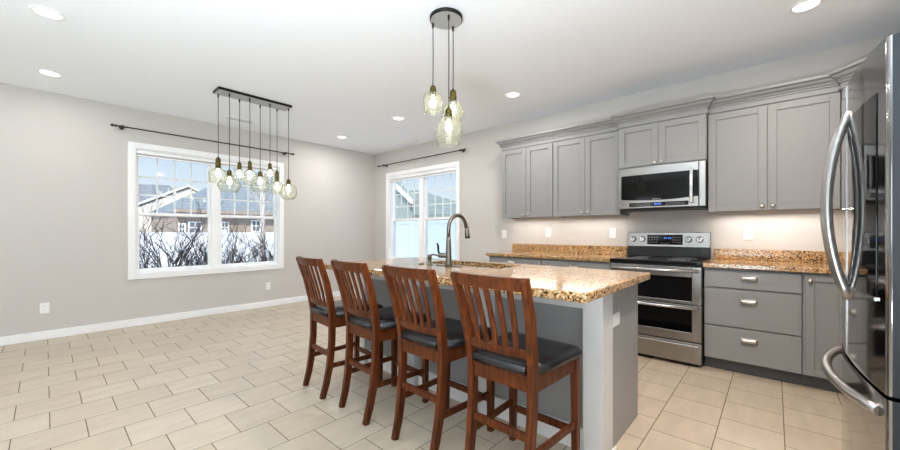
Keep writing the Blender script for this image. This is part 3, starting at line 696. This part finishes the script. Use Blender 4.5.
def counter(label, poly, splash, hole=None):
    r = thing('granite_countertop', label, 'countertop', (sum(p[0] for p in poly) / len(poly), sum(p[1] for p in poly) / len(poly), ZC0))
    MB().prism(poly, ZC0 + .0005, ZC1).build('slab', 'granite', r, bevel=.006, seg=3)
    b = MB()
    for q in splash: b.box(*q)
    b.build('backsplash', 'granite', r, bevel=.003)
counter('granite countertop on the back wall left of the range', [(3.226, -.001), (3.226, -.645), (4.762, -.645), (4.762, -.001)], [(3.229, 4.745, -.021, -.001, ZC1 + .0005, 1.016)])
counter('granite countertop in the corner right of the range', [(5.531, -.001), (5.531, -.645), (6.36, -.645), (6.36, -1.84), (WX - .001, -1.84), (WX - .001, -.001)],
        [(5.545, WX - .022, -.021, -.001, ZC1 + .0005, 1.016), (WX - .021, WX - .001, -1.84, -.022, ZC1 + .0005, 1.016)])

# ------------------------------------------------------------------ range
X0, X1 = 4.768, 5.525
r = thing('range', 'stainless steel double oven range with a black glass cooktop', 'range', ((X0 + X1) / 2, -.35, 0))
MB().box(X0, X1, -.60, -.022, .03, .890).build('body', 'black', r)
for x in (X0 + .05, X1 - .05):
    for y in (-.56, -.08): MB().lathe([(.018, 0), (.018, .03)], (x, y, 0), seg=10).build('foot', 'black', r)
MB().box(X0 - .002, X1 + .002, -.665, -.07, .8905, .920).build('cooktop', 'blacktop', r, bevel=.006, seg=3)
b = MB()
for (x, y, q) in ((4.96, -.50, .105), (5.33, -.50, .085), (4.96, -.23, .075), (5.33, -.23, .10)):
    for rr in (q, q * .6): b.lathe([(rr, .9201), (rr, .9206), (rr - .004, .9206), (rr - .004, .9201)], (x, y, 0), seg=36, cap=False)
b.build('burner_rings', 'mark', r)
MB().box(X0 + .002, X1 - .002, -.082, -.022, .9205, 1.030).build('backguard_base', 'black', r, bevel=.004)
bgd = MB().hull([(X0, -.088, 1.022), (X1, -.088, 1.022), (X1, -.072, 1.176), (X0, -.072, 1.176), (X0, -.022, 1.022), (X1, -.022, 1.022), (X1, -.022, 1.176), (X0, -.022, 1.176)],
          [(0, 1, 2, 3), (4, 7, 6, 5), (0, 4, 5, 1), (3, 2, 6, 7), (0, 3, 7, 4), (1, 5, 6, 2)]).build('control_panel', 'steel', r, bevel=.006, seg=3)
MB().box(4.968, 5.292, -.092, -.0815, 1.048, 1.150).build('touch_panel', 'blackglass', bgd, bevel=.002)
b = MB()
for i in range(4):
    for j in range(3):
        b.box(4.985 + i * .024, 4.998 + i * .024, -.0925, -.0915, 1.068 + j * .026, 1.073 + j * .026)
        b.box(5.20 + i * .022, 5.212 + i * .022, -.0925, -.0915, 1.068 + j * .026, 1.073 + j * .026)
for i in range(5): b.box(5.095 + i * .018, 5.105 + i * .018, -.0925, -.0915, 1.060, 1.064)
b.build('key_marks', 'mark', bgd)
b = MB()
for i, x in enumerate((5.128, 5.144, 5.166, 5.182)): b.box(x, x + .010, -.0925, -.0915, 1.108, 1.124)
b.build('clock_digits', 'display', bgd)
b = MB()
for i in range(7): b.box(5.10 + i * .0125, 5.109 + i * .0125, -.0885, -.0868, 1.030, 1.038)
b.build('badge', 'mark', bgd)
for x in (4.826, 4.920, 5.343, 5.437):
    k = MB().lathe([(.031, -.004), (.031, .004), (.027, .008), (.025, .026), (.022, .030)], (x, -.080, 1.103), 'y', 24).build('knob', 'chrome', r)
    MB().box(x - .003, x + .003, -.112, -.109, 1.103, 1.124).build('pointer', 'black', k)
def oven(name, z0, z1, wz0, wz1, hz):
    d = MB()
    yF = -.655; fx0, fx1 = X0 + .072, X1 - .072
    d.box(X0 + .003, fx0, yF, -.601, z0, z1).box(fx1, X1 - .003, yF, -.601, z0, z1).box(fx0, fx1, yF, -.601, z0, wz0).box(fx0, fx1, yF, -.601, wz1, z1)
    o = d.build(name, 'steel', r, bevel=.003)
    MB().box(fx0, fx1, yF + .004, -.602, wz0, wz1).build('oven_window', 'blackglass', o)
    h = MB(); h.tube([(X0 + .02, yF - .048, hz), ((X0 + X1) / 2, yF - .054, hz), (X1 - .02, yF - .048, hz)], .0135, 14)
    for x in (X0 + .045, X1 - .045): h.box(x - .014, x + .014, yF - .045, yF, hz - .011, hz + .011)
    h.build('handle', 'chrome', o)
oven('oven_door', .545, .872, .572, .782, .838)
oven('oven_door', .222, .536, .300, .500, .520)
d = MB().box(X0 + .003, X1 - .003, -.655, -.601, .032, .212).build('warming_drawer', 'steel', r, bevel=.003)
MB().box(X0 + .02, X1 - .02, -.672, -.655, .180, .194).build('drawer_lip', 'chrome', d, bevel=.006)

# ------------------------------------------------------------------ microwave
r = thing('microwave', 'stainless steel over the range microwave with a vertical handle', 'microwave', ((X0 + X1) / 2, -.2, 1.41))
MX0, MX1 = 4.770, 5.523
MB().box(MX0, MX1, -.375, -.001, 1.415, 1.834).build('body', 'black', r, bevel=.003)
yD = -.405
def bow(x): return yD - .018 * (1 - ((x - (MX0 + MX1) / 2) / ((MX1 - MX0) / 2)) ** 2)
def strip(b, x0, x1, z0, z1, off, yb, n=14):
    xs = [x0 + (x1 - x0) * i / n for i in range(n + 1)]
    zf0 = z0 if callable(z0) else (lambda x: z0)
    b.loft([[(x, bow(x) - off, zf0(x)), (x, bow(x) - off, z1), (x, yb, z1), (x, yb, zf0(x))] for x in xs], smooth=False)
b = MB()
strip(b, MX0, 5.47, 1.418, 1.832, 0, -.376); dr = b.build('door', 'steel', r, bevel=.003)
b = MB(); strip(b, 4.800, 5.468, lambda x: 1.492 + .022 * ((x - 5.13) / .36) ** 2, 1.752, .003, -.39); b.build('window', 'blackglass', dr)
b = MB(); strip(b, 4.880, 5.392, 1.432, 1.472, .003, -.39); cp = b.build('button_panel', 'blackglass', dr)
b = MB()
for i in range(9):
    for j in range(2):
        xx = 4.90 + i * .02; b.box(xx, xx + .010, bow(xx) - .0042, bow(xx) - .002, 1.442 + j * .014, 1.446 + j * .014)
        xx = 5.21 + i * .018; b.box(xx, xx + .009, bow(xx) - .0042, bow(xx) - .002, 1.442 + j * .014, 1.446 + j * .014)
b.build('key_marks', 'mark', cp)
b = MB()
for x in (5.112, 5.126, 5.144, 5.158): b.box(x, x + .010, bow(x) - .0045, bow(x) - .002, 1.446, 1.462)
b.build('clock_digits', 'display', cp)
b = MB()
for i in range(7): xx = 5.09 + i * .0115; b.box(xx, xx + .008, bow(xx) - .0045, bow(xx) - .002, 1.500, 1.507)
b.build('badge', 'mark', dr)
b = MB(); strip(b, 5.474, MX1, 1.418, 1.832, 0, -.376, 3); b.build('side_panel', 'steel', r, bevel=.003)
b = MB(); b.bar([(5.421, -.452, 1.452), (5.421, -.465, 1.52), (5.421, -.468, 1.61), (5.421, -.465, 1.70), (5.421, -.452, 1.768)], .026, .018, (0, -1, 0))
for z in (1.475, 1.745): b.box(5.412, 5.430, -.455, bow(5.421), z - .012, z + .012)
b.build('handle', 'chrome', dr, bevel=.004)
b = MB().box(MX0 + .01, MX1 - .01, -.36, -.05, 1.400, 1.4145); b.build('bottom_vent', 'black', r, bevel=.003)

# ------------------------------------------------------------------ refrigerator
r = thing('refrigerator', 'stainless steel french door refrigerator at the right edge with bowed handles', 'refrigerator', (6.6, -2.305, 0))
FY0, FY1, YM = -2.763, -1.848, -2.305
MB().box(6.292, 6.96, FY0 + .006, FY1 - .006, .03, 1.735).build('body', 'fridge_side', r, bevel=.006)
for x in (6.35, 6.9):
    for y in (FY0 + .06, FY1 - .06): MB().lathe([(.02, 0), (.02, .03)], (x, y, 0), seg=10).build('foot', 'black', r)
def fx(y): return 6.234 - .034 * (1 - ((y - YM) / .4575) ** 2)
def leaf(name, y0, y1, z0, z1, rn0, rn1):
    n = 16; front = [(fx(y0 + (y1 - y0) * i / n), y0 + (y1 - y0) * i / n) for i in range(n + 1)]
    p = list(front)
    def rnd_corner(c, q, rr):       # soften a corner of the plan
        return c
    rr = .016; q_ = [(rr * (1 - math.cos(a)), rr * (1 - math.sin(a))) for a in [math.pi / 2 * k / 6 for k in range(7)]]   # (in from the edge, back from the face)
    if rn0: p[0:1] = [(fx(y0 + rr) + b_, y0 + a_) for a_, b_ in q_]
    if rn1: p[-1:] = [(fx(y1 - rr) + b_, y1 - a_) for a_, b_ in q_[::-1]]
    p = [v for i, v in enumerate(p) if i == 0 or v[1] > p[i - 1][1] + 1e-5]
    p = sorted(p, key=lambda q: q[1]) if False else p
    poly = p + [(6.286, y1), (6.286, y0)]
    return MB().prism(poly, z0, z1, smooth=False).build(name, 'fridge', r, bevel=0)
dn = leaf('door', FY0, YM - .0025, .700, 1.75, 1, 0)
df = leaf('door', YM + .0025, FY1, .700, 1.75, 0, 1)
fd = leaf('freezer_drawer', FY0, FY1, .065, .688, 1, 1)
for d in (dn, df, fd):
    for p in d.data.polygons: p.use_smooth = abs(p.normal.z) < .5
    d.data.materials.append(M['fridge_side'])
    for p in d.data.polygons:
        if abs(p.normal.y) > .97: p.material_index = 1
    x = d.modifiers.new('split', 'EDGE_SPLIT'); x.split_angle = R(28); x.use_edge_angle = True
def front_strip(y0, y1, z0, z1, off, th, n=10):
    ys = [y0 + (y1 - y0) * i / n for i in range(n + 1)]
    return MB().loft([[(fx(y) - off, y, z0), (fx(y) - off, y, z1), (fx(y) - off + th, y, z1), (fx(y) - off + th, y, z0)] for y in ys], smooth=False)
front_strip(-2.692, -2.432, .976, 1.605, .0025, .004).build('screen', 'blackglass', dn)
front_strip(-2.692, -2.432, .966, .976, .006, .008).build('screen_trim', 'chrome', dn)
MB().box(fx(YM) - .003, fx(YM) + .02, YM - .0065, YM - .0026, .702, 1.748).build('edge_trim', 'bar', dn)
for (d, y) in ((dn, -2.352), (df, -2.258)):
    n = 18; pts = []
    for i in range(n + 1):
        t = i / n; z = .925 + (1.635 - .925) * t; pts.append((fx(y) + .004 - .060 * math.sin(math.pi * t) ** .75, y, z))
    MB().tube(pts, .0145, 14).build('handle', 'bar', d)
n = 20; pts = []
for i in range(n + 1):
    t = i / n; y = -2.70 + (.78) * t; pts.append((fx(y) + .004 - .057 * math.sin(math.pi * t) ** .7, y, .632))
MB().tube(pts, .0165, 14).build('handle', 'bar', fd)
MB().box(6.30, 6.36, FY0 + .02, FY0 + .10, 1.736, 1.765).build('hinge_cap', 'black', r, bevel=.006)
MB().box(6.30, 6.36, FY1 - .10, FY1 - .02, 1.736, 1.765).build('hinge_cap', 'black', r, bevel=.006)
MB().box(6.30, 6.94, FY0 + .02, FY1 - .02, .0305, .062).build('toe_grille', 'black', r)

# ------------------------------------------------------------------ island
r = thing('kitchen_island', 'grey kitchen island with light grey posts under a granite top', 'island', (4.3, -2.2, 0))
IX0, IX1, IYF, IYB = 3.20, 5.333, -2.46, -1.86
IT = .876
MB().box(IX1 - .02, IX1, IYF, IYB, .0, IT).build('end_panel', 'panel', r, bevel=.001)
MB().box(IX0, IX0 + .02, IYF, IYB, .0, IT).build('end_panel', 'panel', r, bevel=.001)
MB().box(IX0 + .02, IX1 - .02, IYF, IYF + .02, 0, IT).build('seating_panel', 'panel', r)
MB().box(IX0 + .02, IX1 - .02, IYB - .02, IYB, .1, IT).build('sink_side_front', 'panel', r)
MB().box(IX0 + .02, IX1 - .02, IYF + .02, IYB - .022, .1, .118).build('floor_panel', 'panel', r)
for (a, c) in ((5.238, 5.341), (4.548, 4.640), (3.846, 3.938), (IX0 - .006, IX0 + .088)):
    MB().box(a, c, -2.52, IYF - .0005 if c < 5.3 and a > 3.3 else -2.362, 0, IT).build('post', 'post', r, bevel=.002) if (c < 5.3 and a > 3.3) else \
        MB().prism([(a, -2.52), (c, -2.52), (c, -2.366), (c - .0075, -2.366), (c - .0075, IYF - .0005), (a, IYF - .0005)] if c > 5.3 else [(a, -2.52), (c, -2.52), (c, IYF - .0005), (a + .0055, IYF - .0005), (a + .0055, -2.366), (a, -2.366)], 0, IT).build('post', 'post', r, bevel=.002)
for (a, c) in ((3.2885, 3.8455), (3.9385, 4.5475), (4.6405, 5.2375)):
    MB().box(a, c, -2.50, IYF - .0005, .772, IT).build('apron', 'post', r, bevel=.002)
    MB().box(a, c, -2.482, IYF - .0005, 0, .125).build('baseboard', 'white', r, bevel=.003)
MB().prism([(5.3415, -2.521), (5.3415, -2.34), (5.354, -2.34), (5.354, -2.533), (5.225, -2.533), (5.225, -2.521)], 0, .022).build('shoe_moulding', 'white', r, bevel=.004)
plate('wall_outlet', 'white outlet plate on the end of the island beside the post', 'outlet', (IX1, -2.301, .697), 'x', .116, .072, 'blank')

r = thing('granite_countertop', 'large granite countertop of the island with the sink cut out', 'countertop', (4.3, -2.384, IT))
o_ = (3.20, 5.400, -2.887, -1.832); i_ = (3.765, 4.535, -2.265, -1.935)
def ring4(q, z): return [(q[0], q[2], z), (q[1], q[2], z), (q[1], q[3], z), (q[0], q[3], z)]
zb, zt = IT + .001, .9205
b = MB(); b.add(ring4(o_, zb) + ring4(o_, zt) + ring4(i_, zb) + ring4(i_, zt),
    [(k, (k + 1) % 4, 4 + (k + 1) % 4, 4 + k) for k in range(4)] + [(8 + k, 12 + k, 12 + (k + 1) % 4, 8 + (k + 1) % 4) for k in range(4)] +
    [(4 + k, 4 + (k + 1) % 4, 12 + (k + 1) % 4, 12 + k) for k in range(4)] + [(k, 8 + k, 8 + (k + 1) % 4, (k + 1) % 4) for k in range(4)])
b.build('slab', 'granite', r, bevel=.006, seg=3)
sk = thing('sink', 'stainless undermount sink set into the island top', 'sink', (4.15, -2.1, .68))
x0, x1, y0, y1 = 3.755, 4.545, -2.275, -1.925; z0 = .69; zz = IT - .0005
b = MB().box(x0, x1, y0, y1, z0, z0 + .003).box(x0, x0 + .003, y0, y1, z0 + .003, zz).box(x1 - .003, x1, y0, y1, z0 + .003, zz).box(x0 + .003, x1 - .003, y0, y0 + .003, z0 + .003, zz).box(x0 + .003, x1 - .003, y1 - .003, y1, z0 + .003, zz)
b.build('basin', 'nickel', sk); MB().lathe([(.045, 0), (.04, .004), (.015, .003)], (4.15, -2.1, z0 + .003), seg=20).build('drain', 'chrome', sk)
ZI = .9205
f = thing('kitchen_faucet', 'brushed nickel gooseneck faucet standing on the island top', 'faucet', (4.14, -2.355, ZI))
b = MB(); pl = [(4.14 + .125 * math.cos(a) if abs(math.cos(a)) > .999 else 4.14 + math.copysign(.1, math.cos(a)) + .027 * math.cos(a), -2.355 + .027 * math.sin(a)) for a in [2 * math.pi * k / 24 + .01 for k in range(24)]]
MB().prism(pl, ZI, ZI + .006).build('base_plate', 'faucet', f, bevel=.002)
MB().lathe([(.027, 0), (.026, .01), (.023, .03), (.021, .12), (.0185, .19), (.016, .22)], (4.14, -2.355, ZI + .006), seg=20).build('body', 'faucet', f)
pts = [(4.14, -2.355, 1.13), (4.14, -2.355, 1.204)] + [(4.14, -2.25 - .105 * math.cos(a), 1.204 + .105 * math.sin(a)) for a in [math.pi * k / 14 for k in range(1, 13)]]
pts.append((4.14, -2.138, 1.20))
MB().tube(pts, .0145, 14).build('spout', 'faucet', f)
MB().tube([(4.14, -2.141, 1.222), (4.14, -2.136, 1.19), (4.14, -2.130, 1.15), (4.14, -2.126, 1.128)], [.0155, .018, .0215, .0215], 16).build('spray_head', 'faucet', f)
MB().tube([(4.13, -2.36, 1.0), (4.075, -2.385, 1.0), (4.068, -2.388, 1.0)], [.019, .021, .015], 14).build('valve_body', 'faucet', f)
MB().tube([(4.076, -2.388, 1.008), (4.070, -2.394, 1.03), (4.069, -2.396, 1.07), (4.062, -2.399, 1.095)], [.009, .008, .009, .006], 10).build('lever', 'black_metal', f)
f = thing('soap_dispenser', 'brushed nickel soap dispenser beside the faucet', 'soap dispenser', (3.965, -2.385, ZI))
MB().lathe([(.026, 0), (.024, .006), (.016, .010), (.016, .05), (.018, .052), (.018, .075), (.012, .082)], (3.965, -2.385, ZI), seg=18).build('body', 'faucet', f)
MB().tube([(3.965, -2.385, ZI + .074), (3.965, -2.35, ZI + .080), (3.965, -2.31, ZI + .074), (3.965, -2.29, ZI + .064)], [.008, .007, .006, .006], 10).build('spout', 'faucet', f)
tag(MB().lathe([(.025, 0), (.025, .004), (.012, .012), (.002, .013)], (3.872, -2.384, ZI), seg=18).build('sink_button', 'faucet'), 'small round metal button left of the soap dispenser on the island top', 'sink button')

# ------------------------------------------------------------------ bar stools
def make_stool():
    st = empty('bar_stool')
    def quad(name, pts, wd, h, up=(0, 1, 0), m='wood', parent=st, taper=None, bevel=.004):
        return MB().bar(pts, wd, h, up, taper).build(name, m, parent, bevel=bevel)
    for s in (-1, 1):
        quad('leg', [(s * .185, .210, 0), (s * .183, .212, .30), (s * .180, .212, .555)], .036, .040, (0, 1, 0), taper=[.86, 1, 1.02])
        # rear leg sweeps up into the back post
        quad('leg', [(s * .152, -.240, 0), (s * .155, -.212, .10), (s * .159, -.190, .22), (s * .162, -.175, .38), (s * .165, -.172, .56), (s * .171, -.186, .66), (s * .182, -.222, .82), (s * .190, -.280, .989)],
             .034, .044, (0, 1, 0), taper=[.85, .95, 1, 1, 1, 1, .95, .85])
    # aprons
    a = MB().box(-.149, .149, -.186, -.166, .492, .553).box(-.161, .161, .202, .222, .492, .553)
    for s in (-1, 1): a.bar([(s * .168, -.155, .5225), (s * .180, .195, .5225)], .020, .061)
    a.build('seat_frame', 'wood', st, bevel=.002)
    MB().prism([(-.19, .225), (.19, .225), (.178, -.150), (.147, -.150), (.147, -.196), (-.147, -.196), (-.147, -.150), (-.178, -.150)], .553, .566).build('seat_board', 'wood', st, bevel=.003)
    # cushion
    b = MB(); rings = []
    for (k, z) in ((.955, .5665), (.99, .573), (1.0, .583), (.992, .593), (.965, .602), (.90, .611), (.76, .619), (.5, .624), (.2, .626)):
        ring = []
        for q in range(40):
            a_ = 2 * math.pi * q / 40; c, s_ = math.cos(a_), math.sin(a_)
            px = math.copysign(abs(c) ** .17, c); py = math.copysign(abs(s_) ** .17, s_)
            half = .208 + .018 * py if py > -.5 else .198
            ring.append((px * half * k, .018 + py * .222 * k, z))
        rings.append(ring)
    # keep the rear of the cushion between the posts
    rings = [[(max(-.143, min(.143, x)) if y < -.148 else x, y, z) for x, y, z in ring] for ring in rings]
    b.loft(rings); b.build('seat_cushion', 'leather', st, bevel=0)
    # stretchers
    quad('stretcher', [(-.146, -.186, .300), (.146, -.186, .300)], .020, .036, (0, 0, 1))
    quad('stretcher', [(-.166, .212, .185), (.166, .212, .185)], .020, .036, (0, 0, 1))
    for s in (-1, 1): quad('stretcher', [(s * .1635, -.170, .222), (s * .182, .194, .222)], .018, .034, (0, 0, 1))
    # curved rails and slats
    def yb(z): return -.186 - .094 * ((z - .66) / .334) ** 1.25 if z > .66 else -.18
    def curve(x, z, k): return (x, yb(z) - k * (1 - (x / .19) ** 2), z)
    n = 10
    def rail(name, z0, z1, x, k, th):
        b = MB(); rings = []
        for i in range(n + 1):
            xx = -x + 2 * x * i / n
            p0 = Vector(curve(xx, z0, k)); p1 = Vector(curve(xx, z1, k))
            rings.append([(p0.x, p0.y - th / 2, p0.z), (p0.x, p0.y + th / 2, p0.z), (p1.x, p1.y + th / 2, p1.z), (p1.x, p1.y - th / 2, p1.z)])
        b.loft(rings, smooth=False); return b.build(name, 'wood', st, bevel=.004)
    rail('top_rail', .936, .993, .205, .028, .024)
    rail('lower_rail', .637, .676, .155, .022, .020)
    for i in range(5):
        f = -1 + 2 * (i + 1) / 6
        pts = [curve(f * (.155 + .023 * (z - .66) / .3), z, .022 + .006 * (z - .66) / .3) for z in (.668, .74, .82, .90, .945)]
        MB().bar(pts, .026, .012, (0, 1, 0)).build('slat', 'wood', st, bevel=.002)
    return st
proto = make_stool()
GS = 'bar stools along the island'
for i, (x, y, rz, lab) in enumerate([(3.475, -2.84, R(-5), 'black seated cherry bar stool farthest from the camera, at the window end'),
                                     (3.985, -2.84, R(-4), 'cherry wood bar stool with black seat, second from the window end of the island'),
                                     (4.54, -2.84, R(-2), 'black seated cherry bar stool in front of the faucet, third from the window end'),
                                     (5.06, -2.84, R(-1), 'cherry wood bar stool with black seat nearest the camera, beside the island corner post')]):
    o = proto if i == 0 else copy_tree(proto)
    o.location = (x, y, 0); o.rotation_euler = (0, 0, rz); tag(o, lab, 'bar stool', GS)
